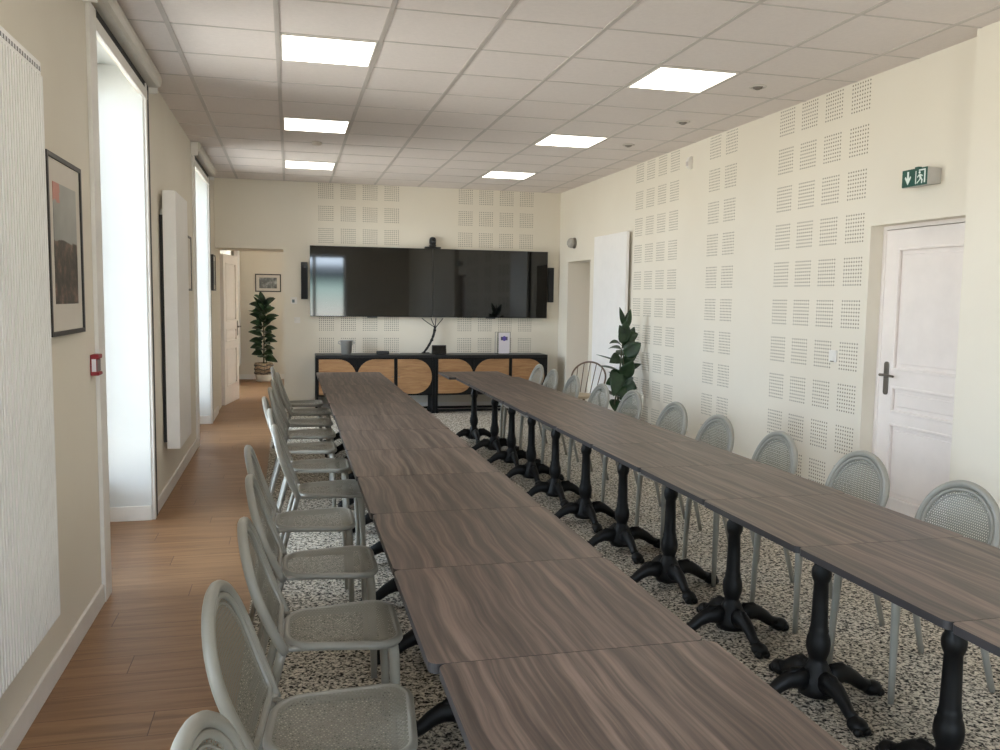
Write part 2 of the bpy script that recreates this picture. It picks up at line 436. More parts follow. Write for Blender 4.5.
# flush white door closing the alcove
bm = NB(); box(bm, XR+.36, XR+.415, 10.57, 11.46, .005, 2.09); struct('door_3', bm, m_door)

# ================================================================== CEILING LIGHTS
def ceiling_light(x, y):
    t = thing('ceiling_light', '', 'ceiling light', (x, y, CEIL), 0, 'square light panels in the ceiling')
    bm = NB(); e = .283; i = .272
    for a in ((-e, e, -e, -i), (-e, e, i, e), (-e, -i, -i, i), (i, e, -i, i)): box(bm, *a, -.008, .0)
    obj('frame', bm, m_white, t)
    bm = NB(); box(bm, -i, i, -i, i, -.006, .0); obj('diffuser', bm, m_diff, t)
    return t
L0 = ceiling_light(-.057+.3, 5.258+.3); L0['label'] = 'lit square ceiling panel, nearest of the left row of three'
for i, (c, r, s) in enumerate(((0, 4, 'middle of the left row of three'), (0, 8, 'farthest of the left row of three'), (4, 0, 'nearest of the right row of three'), (4, 4, 'middle of the right row of three'), (4, 8, 'farthest of the right row of three'))):
    dup(L0, (-.057+.6*c+.3, 5.258+.6*r+.3, CEIL), 0, 'lit square ceiling panel, ' + s)
dup(L0, (-.057+.3, 5.258-2.1, CEIL), 0, 'unseen lit square ceiling panel above the camera, left row')  # out-of-view panels of both rows, kept for the light they add
dup(L0, (-.057+2.7, 5.258-2.1, CEIL), 0, 'unseen lit square ceiling panel above the camera, right row')
def spot(x, y, label):
    t = thing('ceiling_spot', label, 'spotlight', (x, y, CEIL), 0, 'small round spots near the right wall')
    bm = NB(); lathe(bm, [(.055, 0), (.062, -.004), (.060, -.010), (.048, -.013), (.038, -.006), (.036, .0)], 24); obj('ring', bm, m_tilewhite, t, smooth=True)
    bm = NB(); lathe(bm, [(.036, -.001), (.030, -.018), (.014, -.026), (.012, -.016)], 20); obj('lens', bm, m_lens, t, smooth=True)
m_tilewhite = plain('spot_ring', (196, 189, 180), .5); m_lens = plain('spot_lens', (120, 112, 104), .25)
spot(3.236, 5.559, 'small round white ceiling spot beside the nearest right light panel, nearest of three')
spot(3.272, 6.818, 'small round white ceiling spot, middle of the three near the right wall')
spot(3.25, 7.968, 'small round white ceiling spot, farthest of the three near the right wall')
t = thing('smoke_detector', 'small round white detector on the ceiling between left light panels', 'smoke detector', (.027+.25, 8.82, CEIL))
bm = NB(); lathe(bm, [(.05, 0), (.052, -.012), (.04, -.03), (.02, -.036)], 24); obj('housing', bm, m_tilewhite, t, smooth=True)
bm = NB(); lathe(bm, [(.044, -.022), (.046, -.025), (.041, -.029)], 24); obj('vent_ring', bm, m_grid, t, smooth=True)

# ================================================================== BLINDS
def blind(y0, y1, label):
    t = thing('roller_blind', label, 'roller blind', (XL, 0, 0), 0, 'roller blind cassettes above the windows')
    poly = [(0, CEIL-.004), (.075, CEIL-.004), (.093, CEIL-.014), (.10, CEIL-.035), (.10, CEIL-.065), (.09, CEIL-.09), (.07, CEIL-.10), (0, CEIL-.10)]
    bm = NB(); prism(bm, poly, lambda p, q: (p, y0, q), lambda p, q: (p, y1, q)); obj('cassette', bm, m_blind, t, bevel=.004)
    for yy in (y0-.012, y1):
        bm = NB(); box(bm, 0.002, .07, yy, yy+.012, CEIL-.14, CEIL-.008); obj('end_bracket', bm, m_white, t, bevel=.003)
    bm = NB(); lathe(bm, [(.018, 0), (.020, .012), (.012, .02)], 14, (.045, y1+.012, CEIL-.12), axis='y'); obj('chain_wheel', bm, m_white, t, smooth=True)
blind(4.56, 6.46, 'long rounded blind cassette above the nearer left window')
blind(9.16, 11.04, 'rounded blind cassette above the farther left window')

# ================================================================== RADIATORS
m = Mat('slotted_enamel', (226, 227, 230), .4); x, y, z = m.coords()
m.color(m.mix(m.math('LESS_THAN', m.math('FRACT', m.math('DIVIDE', y, .028)), .42), (214, 214, 214), (52, 50, 48))); m_slots = m.m
def radiator(name, label, x, y0, y1, z0, z1, side=1, flutes=0, depth=.06, gap=.03, dots=False):
    """upright panel radiator on a wall at x; side=+1 faces +x"""
    t = thing(name, label, 'radiator', (x, (y0+y1)/2, 0))
    h = (y1-y0)/2; bm = NB()
    X = lambda v: side*v
    lo, hi = sorted((X(gap), X(gap+depth)))
    box(bm, lo, hi, -h, h, z0, z1)
    if flutes:
        p = 2*h/flutes
        for k in range(flutes):
            c = -h + p*(k+.5); a, b = sorted((X(gap+depth), X(gap+depth+.007)))
            box(bm, a, b, c-p*.32, c+p*.32, z0+.01, z1-.05)
    obj('panel', bm, m_rad, t, bevel=.0035)
    for yy in (-h+.12, h-.12):
        for zz in (z0+.18, z1-.18):
            b2 = NB(); a, b = sorted((X(.002), X(gap))); box(b2, a, b, yy-.02, yy+.02, zz-.05, zz+.05); obj('wall_bracket', b2, m_white, t)
    bm = NB(); a, b = sorted((X(gap+.012), X(gap+depth-.012))); box(bm, a, b, -h+.01, h-.01, z1-.001, z1+.002)
    obj('grille', bm, m_slots, t)
    if dots:
        bm = NB(); a, b = sorted((X(gap+depth), X(gap+depth+.0015))); box(bm, a, b, -h+.008, h-.008, z1-.034, z1-.02); obj('vent_row', bm, m_slots, t)
    return t
radiator('radiator', 'tall white fluted radiator at the left edge, nearest the camera', XL, 2.20, 3.44, .36, 2.41, 1, 44, dots=True)
r2 = radiator('radiator', 'tall smooth white radiator on the left wall between the two windows', XL, 6.86, 7.62, .40, 2.36, 1, 0, depth=.095, gap=.03)
bm = NB(); box(bm, .004, .028, -.362, -.350, .45, 2.18); obj('gap_shade', bm, m_dark, r2)  # dark strip standing in for the shade between panel and wall
radiator('radiator', 'wide flat white radiator standing upright on the right wall behind the plant', XR, 9.17, 10.24, .38, 2.375, -1, 0, depth=.035, gap=.035)
radiator('radiator', 'narrow upright white radiator in the room through the doorway', -.98, 15.75, 16.35, .31, 2.4, 1, 0, depth=.06, gap=.04)

# ================================================================== TABLES
m_plate = plain('support_plate', (30, 30, 31), .5)
def make_table():
    t = thing('bistro_table', '', 'table')
    bm = NB(); hx, hy = .346, .3455
    P = rrect(-hx, hx, -hy, hy, .024, 6)
    prism(bm, P, lambda p, q: (p, q, .729), lambda p, q: (p, q, .753), 0, 1)
    top = obj('tabletop', bm, [m_lam, m_edge], t, bevel=.0006, seg=1)
    bm = NB(); prism(bm, rrect(-.15, .15, -.15, .15, .02), lambda p, q: (p, q, .717), lambda p, q: (p, q, .729)); lathe(bm, [(.05, .695), (.06, .717)], 16)
    obj('support_plate', bm, m_plate, t)
    prof = [(.070, .04), (.074, .07), (.066, .11), (.050, .14), (.038, .165), (.033, .178), (.037, .19), (.045, .215), (.047, .24), (.044, .265), (.036, .288), (.038, .297), (.034, .307),
            (.0325, .32), (.030, .42), (.028, .49), (.032, .497), (.038, .515), (.039, .532), (.036, .548), (.030, .558), (.029, .60), (.028, .68), (.034, .69), (.05, .70)]
    bm = NB(); lathe(bm, prof, 20); obj('column', bm, m_iron, t, smooth=True)
    for k in range(4):
        a = k*PI/2; c, s = math.cos(a), math.sin(a)
        bm = NB(); path = [(.045, .095), (.09, .108), (.13, .103), (.17, .082), (.205, .055), (.235, .042)]
        tube(bm, [(r*c, r*s, z) for r, z in path], [.046, .042, .036, .030, .026, .027], 12, squash=.8, ref=(0, 0, 1))
        ball(bm, (.258*c, .258*s, .032), .038, 1.15 if k % 2 == 0 else .95, .95 if k % 2 == 0 else 1.15, .82)
        for q in (-1, 1): ball(bm, (.284*c - .018*q*s, .284*s + .018*q*c, .020), .019, 1, 1, .95, 8, 6)
        tube(bm, [(.06*c, .06*s, .138), (.11*c, .11*s, .138), (.155*c, .155*s, .112)], [.012, .016, .008], 8)
        obj('foot', bm, m_iron, t, smooth=True)
    return t
T0 = make_table()
ORD = ['first', 'second', 'third', 'fourth', 'fifth', 'sixth', 'seventh', 'eighth', 'ninth', 'tenth', 'eleventh', 'twelfth']
PITCH = .692
used = False
random.seed(4)
for side, xc, y0 in (('left', .655, 1.852), ('right', 2.035, 1.823)):
    for k in range(12):
        yy = y0 + (k-.5)*PITCH
        nm = 'square wood-grain table on black iron pedestal, %s from the camera in the %s row' % (ORD[k], side)
        jx = random.uniform(-.006, .006)
        if k == 0 and side == 'left': jx = .012
        jx += -.004*(yy-2) if side == 'left' else (-.07 if k == 11 else 0)
        if not used:
            T0.location = (xc+jx, yy, 0); T0['label'] = nm; T0['group'] = 'tables in the left row'; used = True
        else: dup(T0, (xc+jx, yy, 0), 0, nm, 'tables in the %s row' % side)

# ================================================================== CHAIRS
SZ = .452
def hw(z):        # half width of the back arch at height z
    if z < .63: return .178 + .034*math.sin(max(0, (z-.44)/.19)*PI/2)
    return .212*math.sqrt(max(0, 1-((z-.63)/.195)**2))
def bx(z): return -.185 - .132*((z-.45)/.38) - .012*math.sin(max(0, min(1, (z-.45)/.38))*PI)
def arch(ins, n=22, zb=.455):
    """points of the arch outline inset by ins, from the left foot over the top to the right foot"""
    out = []
    for k in range(7): z = zb + (.63-zb)*k/6; out.append((hw(z)-ins, z))
    for k in range(1, n):
        a = PI*k/n; out.append(((.212-ins)*math.cos(a), .63 + (.195-ins)*math.sin(a)))
    for k in range(6, -1, -1): z = zb + (.63-zb)*k/6; out.append((-(hw(z)-ins), z))
    return out
def seat_outline(ins, n=7):
    xs0, xs1, wf, wb = -.185+ins, .205-ins, .205-ins, .172-ins
    pts = []
    for cx, cy, r, a0 in ((xs1-.075, wf-.075, .075, 0), (xs0+.10, wb-.10, .10, 90), (xs0+.10, -wb+.10, .10, 180), (xs1-.075, -wf+.075, .075, 270)):
        for k in range(n+1):
            a = math.radians(a0+90*k/n); pts.append((cx+r*math.cos(a), cy+r*math.sin(a)))
    return pts
def make_chair():
    t = thing('metal_chair', '', 'chair')
    # seat: shallow perforated pan with a rolled rim
    bm = NB(); rings = []
    so = seat_outline(.012)
    for f, dz in ((1, .006), (.9, .000), (.72, -.010), (.45, -.013), (.15, -.014)):
        rings.append([bm.verts.new((.01 + (x-.01)*f, y*f, SZ+dz)) for x, y in so])
    for a, b in zip(rings, rings[1:]):
        for k in range(len(a)): bm.faces.new((a[k], a[(k+1) % len(a)], b[(k+1) % len(a)], b[k]))
    bm.faces.new(rings[-1])
    s = obj('seat', bm, m_perf_seat, t, smooth=True)
    bm = NB(); tube(bm, [(x, y, SZ-.006) for x, y in seat_outline(.010)], .0140, 10, closed=True, ref=(0, 0, 1))
    obj('seat_rim', bm, m_chair, s, smooth=True)
    # back: outer bent tube, inner rim, perforated panel
    bm = NB(); tube(bm, [(bx(z), y, z) for y, z in arch(0, 24, .44)], .0165, 10)
    bf = obj('back_frame', bm, m_chair, t, smooth=True)
    bm = NB(); zs = [.475 + (.63-.475)*k/8 for k in range(9)] + [.63 + .1705*math.sin(k*PI/2/12) for k in range(1, 13)]
    rows = []
    for z in zs:
        wdt = hw(z)-.024 if z < .63 else .188*math.sqrt(max(0, 1-((z-.63)/.171)**2))
        wdt = max(wdt, .004)
        rows.append([bm.verts.new((bx(z) - .010*(1-u*u), wdt*u, z)) for u in [-1+2*j/12 for j in range(13)]])
    for a, b in zip(rows, rows[1:]):
        for j in range(12): bm.faces.new((a[j], a[j+1], b[j+1], b[j]))
    p = obj('backrest', bm, m_perf_back, t, smooth=True)
    bm = NB(); pts = [(bx(z)+.001, y, z) for y, z in arch(.024, 22, .475)]
    tube(bm, pts + [(bx(.47), -.1, .47), (bx(.47), 0, .469), (bx(.47), .1, .47)], .009, 8, closed=True)
    tube(bm, [(bx(z)-.004, y, z) for y, z in arch(.045, 22, .485)], .0035, 6)
    for sy in (-1, 1):
        for z in (.50, .66): tube(bm, [(bx(z), sy*(hw(z)-.03), z), (bx(z), sy*(hw(z)-.008), z)], .006, 6)
    obj('backrest_rim', bm, m_chair, p, smooth=True)
    for sy in (-1, 1):
        bm = NB(); tube(bm, [(.165, sy*.165, .445), (.172, sy*.178, .40), (.180, sy*.188, .2), (.184, sy*.193, .004)], [.021, .019, .0155, .013], 10, squash=.8); obj('leg', bm, m_chair, t, smooth=True)
        bm = NB(); tube(bm, [(bx(.45), sy*hw(.44), .46), (-.20, sy*.176, .40), (-.255, sy*.19, .2), (-.305, sy*.198, .004)], [.0165, .016, .0145, .013], 10); obj('leg', bm, m_chair, t, smooth=True)
    bm = NB()
    for sy in (-1, 1): tube(bm, [(bx(.45), sy*.168, .445), (-.15, sy*.15, .438), (.12, sy*.17, .438)], .009, 8)
    tube(bm, [(.15, -.16, .436), (.15, .16, .436)], .008, 8); tube(bm, [(-.17, -.155, .438), (-.17, .155, .438)], .008, 8)
    obj('seat_frame', bm, m_chair, t, smooth=True)
    return t
C0 = make_chair()
LY = [1.45, 2.22, 2.91, 3.63, 4.36, 5.05, 5.78, 6.48, 7.15, 7.80, 8.52, 9.20]
LDX = [-.02, -.035, .005, -.005, -.045, .07, .03, -.025, 0.0, .01, .04, -.02]
random.seed(11)
for k, (yy, dx) in enumerate(zip(LY, LDX)):
    nm = 'grey perforated metal chair at the left table row, %s from the camera' % ORD[k]
    loc = (.152+dx, yy, 0); rz = random.uniform(-.03, .03) + {0: -.16, 1: -.10, 2: -.03}.get(k, 0)
    if k == 0: C0.location = loc; C0.rotation_euler = (0, 0, rz); C0['label'] = nm; C0['group'] = 'chairs along the left tables'
    else: dup(C0, loc, rz, nm, 'chairs along the left tables')
RY = [2.27, 2.97, 3.69, 4.37, 5.06, 5.76, 6.58, 7.13, 7.97, 8.66, 9.35]
RDX = [0.0, .01, .05, -.01, -.02, 0.0, 0.0, -.07, -.05, -.05, .0]
for k, (yy, dx) in enumerate(zip(RY, RDX)):
    nm = 'grey perforated metal chair at the right table row, %s from the camera' % ORD[k]
    dup(C0, (2.482+dx, yy, 0), PI + random.uniform(-.03, .03), nm, 'chairs along the right tables')
# a lone chair of another make in the corner: thin brown frame, upright bars in the back
m_brown = plain('brown_frame', (104, 82, 64), .45); m_cushion = plain('pale_seat', (176, 160, 134), .7)
t = thing('spindle_chair', 'brown framed chair with barred round back between alcove and potted plant', 'chair', (3.36, 9.62, 0), PI + .75)
bm = NB(); tube(bm, [(bx(z), y*1.1, z) for y, z in arch(0, 24, .44)], .011, 10); obj('back_frame', bm, m_brown, t, smooth=True)
bm = NB()
for u in (-.72, -.36, 0, .36, .72):
    zt = .63 + .190*math.sqrt(1-u*u); tube(bm, [(bx(.455), u*.19, .455), (bx(zt), u*.232, zt)], .0055, 6)
obj('back_bars', bm, m_brown, t, smooth=True)
bm = NB(); prism(bm, seat_outline(.0), lambda p, q: (p, q, .425), lambda p, q: (p, q, .455)); obj('seat', bm, m_cushion, t, bevel=.01)
for sy in (-1, 1):
    bm = NB(); tube(bm, [(.165, sy*.165, .43), (.19, sy*.19, .003)], [.016, .012], 10); obj('leg', bm, m_brown, t, smooth=True)
    bm = NB(); tube(bm, [(-.185, sy*.185, .45), (-.30, sy*.20, .003)], [.014, .012], 10); obj('leg', bm, m_brown, t, smooth=True)

# ================================================================== SIDEBOARDS
m_sb = plain('black_stained_wood', (8, 8, 9), .6, var=.1, spec=.25)
m_sbtop = plain('black_top', (24, 24, 24), .4, spec=.4)
m = Mat('mango_wood', (178, 128, 78), .45); x, y, z = m.coords()
g = m.noise(m.vec(m.math('MULTIPLY', x, 2.0), y, m.math('MULTIPLY', z, 14.0)), 2.0, 5, .6, .8)
m.color(m.ramp(g, [(.25, (128, 91, 57)), (.5, (156, 116, 76)), (.75, (174, 134, 92))])); m_mango = m.m
def D(x0, x1, z0, z1, flip=False):
    r = (z1-z0)/2; zc = (z0+z1)/2; n = 18; pts = []
    if not flip:
        pts = [(x0, z0)] + [(x1-r + r*math.sin(PI*k/n), zc - r*math.cos(PI*k/n)) for k in range(n+1)] + [(x0, z1)]
    else:
        pts = [(x1, z1)] + [(x0+r - r*math.sin(PI*k/n), zc + r*math.cos(PI*k/n)) for k in range(n+1)] + [(x1, z0)]
    return pts
def make_sideboard(x):
    t = thing('sideboard', '', 'sideboard', (x, 11.45, 0), 0, 'pair of low sideboards under the screens')
    W = 1.60
    bm = NB(); box(bm, .03, W-.03, .02, .40, .25, .77); obj('body', bm, m_sb, t)
    bm = NB(); box(bm, 0, W, -.005, .41, .77, .805); obj('top', bm, m_sbtop, t, bevel=.003)
    for a in (0, W-.035):
        bm = NB(); box(bm, a, a+.035, 0, .405, .05, .77); obj('side_panel', bm, m_sb, t, bevel=.002)
    bm = NB(); box(bm, .0, W, .02, .05, .02, .05); box(bm, 0, W, .36, .39, .02, .05)
    for a in (.0, W-.05): box(bm, a, a+.05, 0, .405, 0, .05)
    obj('base_frame', bm, m_sb, t, bevel=.002)
    for (a, b, dd) in ((.037, .535, (.040, .530, False)), (.539, 1.040, (.544, 1.037, True)), (1.082, W-.037, (1.086, 1.555, False))):
        bm = NB(); box(bm, a, b, .004, .02, .262, .765); dr_ = obj('door', bm, m_sb, t)
        bm = NB(); prism(bm, D(dd[0], dd[1], .275, .748, dd[2]), lambda p, q: (p, -.004, q), lambda p, q: (p, .004, q)); obj('wood_inlay', bm, m_mango, dr_)
        kx = dd[1]-.02 if dd[2] else dd[0]+.02
        bm = NB(); lathe(bm, [(.008, -.018), (.009, -.012), (.005, -.004)], 12, (kx if not dd[2] else dd[1]-.022, 0, .51), axis='y'); obj('knob', bm, m_handle, dr_, smooth=True)
    bm = NB(); box(bm, 1.043, 1.079, .0, .02, .262, .765); obj('post', bm, m_sb, t)
    return t
S0 = make_sideboard(.33); S0['label'] = 'low black sideboard with rounded wood door panels, left of the pair'
dup(S0, (1.935, 11.45, 0), 0, 'low black sideboard with rounded wood door panels, right of the pair')

# ================================================================== SCREENS
m_screen = Mat('screen_glass', (8, 9, 10), .035, 0, .6).m
m_bezel = plain('screen_bezel', (14, 14, 15), .35)
def make_tv(x0, x1):
    t = thing('television', '', 'screen', ((x0+x1)/2, 11.80, 1.79), 0, 'pair of wall screens')
    h = (x1-x0)/2
    bm = NB(); box(bm, -h, h, .002, .045, -.48, .473); obj('housing', bm, m_bezel, t, bevel=.001)
    bm = NB(); box(bm, -h+.001, h-.001, -.001, .002, -.470, .471); obj('display', bm, m_screen, t)
    bm = NB(); box(bm, -.07, .07, -.001, .03, -.492, -.478); obj('sensor_bar', bm, m_bezel, t, bevel=.003)
    bm = NB(); box(bm, -.3, .3, .045, .078, -.2, .2); obj('wall_bracket', bm, m_iron, t)
    return t
V0 = make_tv(.272, 1.943); V0['label'] = 'wide black wall screen, left half of the pair, mirroring a bright window'
dup(V0, (1.945+.835+.003, 11.80, 1.79), 0, 'wide black wall screen, right half of the pair, beside the alcove')
def speaker(x, label):
    t = thing('wall_speaker', label, 'speaker', (x, 11.82, 1.79), 0, 'slim speakers beside the screens')
    bm = NB(); box(bm, -.045, .045, .0, .06, -.25, .25); obj('cabinet', bm, m_bezel, t, bevel=.006)
    bm = NB(); box(bm, -.038, .038, -.006, .0, -.24, .21); obj('grille', bm, m_grillecloth, t, bevel=.002)
    bm = NB(); lathe(bm, [(.006, -.004), (.006, 0)], 10, (.025, -.0, -.232), axis='y'); obj('badge', bm, m_white, t)
m_grillecloth = plain('speaker_cloth', (32, 33, 36), .9, scale=200, var=.2)
speaker(.198, 'slim black speaker hanging on the wall left of the screens')
speaker(3.68, 'slim black speaker hanging on the wall right of the screens')
t = thing('conference_camera', 'black conference camera sitting on top of the screens', 'camera', (1.945, 11.815, 2.262))
bm = NB(); box(bm, -.11, .11, -.03, .05, 0.002, .028); obj('shelf', bm, m_bezel, t, bevel=.003)
bm = NB(); lathe(bm, [(.045, .028), (.05, .05), (.042, .055), (.040, .06)], 18, (0, .01, 0)); obj('base', bm, m_bezel, t, smooth=True)
bm = NB(); lathe(bm, [(.040, .06), (.046, .08), (.046, .13), (.036, .155), (.012, .165)], 18, (0, .01, 0)); h_ = obj('head', bm, m_grillecloth, t, smooth=True)
bm = NB(); lathe(bm, [(.022, -.048), (.024, -.03), (.02, 0)], 16, (0, .01, .105), axis='y'); obj('lens', bm, m_screen, h_, smooth=True)

t = thing('cable_bundle', 'twisted black cables hanging from the screens down to the sideboard', 'cable')
bm = NB(); j = Vector((1.98, 11.79, 1.16))
for k, x0 in enumerate((1.80, 1.93, 2.0, 2.10)):
    tube(bm, [(x0, 11.83, 1.296), ((x0*.6+j.x*.4), 11.82, 1.24), (j.x+.004*k, 11.80, 1.17)], .006, 6)
obj('branch_cables', bm, m_black, t, smooth=True)
bm = NB(); rr = random.Random(3)
for k in range(4):
    pts = []
    for q in range(12):
        f = q/11; a = f*9 + k*PI/2
        pts.append((1.98 - .03*f - .13*f*f + .012*math.cos(a), 11.79 - .02*f + .012*math.sin(a), 1.17 - .355*f))
    tube(bm, pts, .0075, 6)
tube(bm, [(1.79, 11.77, .815), (1.85, 11.77, .812), (1.90, 11.78, .812)], .009, 6)
obj('main_run', bm, m_black, t, smooth=True)
for zz, xx in ((1.13, 1.975), (.99, 1.935)):
    bm = NB(); tube(bm, [(xx, 11.785, zz-.012), (xx, 11.785, zz+.012)], .022, 10); obj('cable_tie', bm, m_iron, t)

# things on the sideboards
TOP = .805
m_steel = plain('brushed_steel', (170, 170, 168), .3, .55, var=.04)
t = thing('ice_bucket', 'brushed steel ice bucket on the left sideboard', 'ice bucket', (.742, 11.62, TOP))
bm = NB(); lathe(bm, [(.062, 0), (.066, .004), (.082, .18), (.088, .186), (.086, .192), (.080, .19), (.064, .02), (.01, .012)], 28); obj('bowl', bm, m_steel, t, smooth=True)
for s in (-1, 1):
    bm = NB(); tube(bm, [(s*.08, 0, .17), (s*.104, 0, .172), (s*.108, 0, .15), (s*.078, 0, .135)], .006, 8); obj('handle', bm, m_steel, t, smooth=True)
t = thing('media_box', 'small low black device box on the left sideboard between bucket and cables', 'device', (1.23, 11.60, TOP))
bm = NB(); prism(bm, rrect(-.085, .085, -.05, .05, .012), lambda p, q: (p, q, .002), lambda p, q: (p, q, .046)); obj('case', bm, m_bezel, t, bevel=.003)
bm = NB(); tube(bm, [(.085, .01, .025), (.12, .015, .05), (.16, .03, .055), (.21, .05, .03), (.24, .1, .006)], .003, 6); obj('cord', bm, m_white, t, smooth=True)
t = thing('control_tablet', 'small black desk panel propped on the sideboard right of the cables', 'tablet', (2.01, 11.62, TOP))
bm = NB(); prism(bm, [(-.035, .002), (.045, .002), (.01, .125), (-.004, .125)], lambda p, q: (-.10, p, q), lambda p, q: (.10, p, q)); obj('case', bm, m_bezel, t, bevel=.004)
bm = NB(); prism(bm, [(-.0355, .015), (-.0335, .015), (-.008, .115), (-.010, .115)], lambda p, q: (-.088, p, q), lambda p, q: (.088, p, q)); obj('display', bm, m_screen, t)
# acrylic menu stand with a printed sheet
m_acryl = glass('acrylic')
m_paper = plain('paper', (222, 216, 222), .7, var=.01)
m_purple = plain('purple_print', (86, 72, 150), .7, var=.2, scale=60); m_greyprint = plain('grey_print', (88, 84, 104), .7, var=.2)
t = thing('menu_stand', 'upright acrylic sign stand with a white sheet and purple mark on the right sideboard', 'sign stand', (2.92, 11.62, TOP))
bm = NB(); box(bm, -.075, .085, -.030, .045, 0, .006); box(bm, -.075, -.071, -.03, .045, .006, .31); obj('holder', bm, m_acryl, t)
bm = NB(); box(bm, -.078, -.072, -.034, -.028, 0, .313); box(bm, .098, .104, -.034, -.028, 0, .313); box(bm, -.072, .098, -.034, -.028, .307, .313); box(bm, -.072, .098, -.034, -.028, 0, .008)
box(bm, -.104, -.099, .03, .035, 0, .31); box(bm, -.104, -.072, .03, .034, .306, .31); box(bm, -.104, .1, .03, .036, 0, .006); obj('edge_frame', bm, m_bezel, t)
bm = NB(); box(bm, -.066, .092, -.032, -.029, .01, .30); sh = obj('sheet', bm, m_paper, t)
bm = NB(); box(bm, -.035, .063, -.0335, -.032, .195, .245); obj('mark_band', bm, m_greyprint, sh)
bm = NB(); prism(bm, [(.014+.028*math.cos(2*PI*k/16), .22+.036*math.sin(2*PI*k/16)) for k in range(16)], lambda p, q: (p, -.0345, q), lambda p, q: (p, -.0335, q)); obj('mark', bm, m_purple, sh)

# ================================================================== WALL FITTINGS
def plate(name, label, cat, loc, rz, wd, ht, deep=.012, rocker=True, group=None):
    t = thing(name, label, cat, loc, rz, group)
    bm = NB(); prism(bm, rrect(-wd/2, wd/2, -ht/2, ht/2, .006), lambda p, q: (p, 0, q), lambda p, q: (p, -deep, q)); obj('cover_plate', bm, m_white, t, bevel=.002)
    return t
t = plate('thermostat', 'small white thermostat with grey display beside the left speaker', 'thermostat', (.056, YB, 1.52), 0, .085, .09, .022)
bm = NB(); box(bm, -.022, .012, -.024, -.022, -.028, .014); obj('display', bm, plain('lcd', (96, 110, 112), .3), t)
t = plate('light_switch', 'white light switch on the back wall below the thermostat', 'switch', (.10, YB, 1.255), 0, .08, .08)
bm = NB(); box(bm, -.025, .025, -.016, -.012, -.025, .025); obj('rocker', bm, m_white, t, bevel=.002)
t = plate('light_switch', 'white light switch between perforated squares left of the white door', 'switch', (XR, 5.365, 1.207), -PI/2, .085, .085)
bm = NB(); box(bm, -.025, .025, -.017, -.012, -.025, .025); obj('rocker', bm, m_white, t, bevel=.002)
bm = NB(); box(bm, -.02, .02, -.015, -.0115, -.041, -.034); obj('label_strip', bm, m_handle, t)
for yy, lb in ((7.79, 'white wall socket low on the right wall, left of the pair'), (7.66, 'white wall socket low on the right wall, right of the pair')):
    t = plate('wall_socket', lb, 'socket', (XR, yy, .35), -PI/2, .085, .10, group='sockets low on the right wall')
    bm = NB(); lathe(bm, [(.02, -.013), (.022, -.0125), (.024, -.0115)], 16, axis='y'); obj('outlet', bm, m_grid, t)
# motion sensor high on the right wall
t = thing('motion_sensor', 'small white motion sensor high on the right wall near the ceiling', 'sensor', (XR, 7.74, 2.93))
bm = NB(); prism(bm, [(0, -.06), (0, .06), (-.03, .06), (-.05, .02), (-.045, -.04), (-.02, -.06)], lambda p, q: (p, -.024, q), lambda p, q: (p, .024, q)); obj('housing', bm, m_white, t, bevel=.006)
bm = NB(); box(bm, -.052, -.044, -.022, .022, -.03, .012); obj('lens', bm, m_grid, t, bevel=.004)
# emergency lamp above the alcove
m_dome = plain('lamp_dome', (176, 172, 164), .12)
t = thing('emergency_lamp', 'small round clear lamp above the alcove on the right wall', 'lamp', (XR, 11.2, 2.36))
bm = NB(); lathe(bm, [(.075, 0), (.075, -.02), (.05, -.03)], 20, axis='x'); obj('base', bm, m_handle, t, smooth=True)
bm = NB(); lathe(bm, [(.062, -.03), (.07, -.05), (.06, -.085), (.03, -.105), (.005, -.11)], 20, axis='x'); obj('dome', bm, m_dome, t, smooth=True)
# green exit sign: arrow and running figure
m_green = plain('sign_green', (28, 78, 66), .4, var=.04); m_signwhite = plain('sign_white', (222, 232, 226), .5, var=.01)
m_signgrey = plain('sign_body', (176, 172, 166), .45)
t = thing('exit_sign', 'green emergency exit sign with white arrow and running figure above the white door', 'exit sign', (XR-.10, 4.52, 2.362))
bm = NB(); prism(bm, [(.004, -.055), (.10, -.045), (.10, .045), (.004, .052)], lambda p, q: (p, -.11, q), lambda p, q: (p, .11, q)); obj('housing', bm, m_signgrey, t, bevel=.004)
bm = NB(); box(bm, -.002, .006, -.105, .105, -.052, .052); pl_ = obj('sign_face', bm, m_green, t)
# sign plane: p to the viewer's right = -y
def flat(polys, z=-.0035):
    b = NB()
    for P in polys: prism(b, P, lambda p, q: (-.002, -p, q), lambda p, q: (z, -p, q))
    return b
obj('arrow', flat([[(-.060, .04), (-.046, .04), (-.046, -.005), (-.032, .012), (-.026, .002), (-.053, -.04), (-.080, .002), (-.074, .012), (-.060, -.005)]]), m_signwhite, pl_)
obj('doorway_mark', flat([[(.012, -.042), (.018, -.042), (.018, .036), (.012, .036)], [(.040, .042), (.096, .042), (.096, -.04), (.086, -.04), (.086, .034), (.040, .034)]]), m_signwhite, pl_)
run = [[(.046 + .008*math.cos(2*PI*k/12), .024 + .008*math.sin(2*PI*k/12)) for k in range(12)],
       [(.040, .012), (.056, .014), (.064, -.010), (.050, -.014)],
       [(.040, .012), (.044, .006), (.030, -.006), (.026, -.002)], [(.056, .014), (.074, .004), (.072, -.002), (.055, .006)],
       [(.050, -.012), (.058, -.014), (.044, -.028), (.028, -.040), (.022, -.036), (.040, -.024)], [(.056, -.012), (.065, -.010), (.074, -.022), (.070, -.042), (.062, -.042), (.064, -.024)]]
obj('running_figure', flat(run), m_signwhite, pl_)
bm = NB(); box(bm, .004, .03, -.025, .005, .052, .062); obj('test_button', bm, m_green, t)
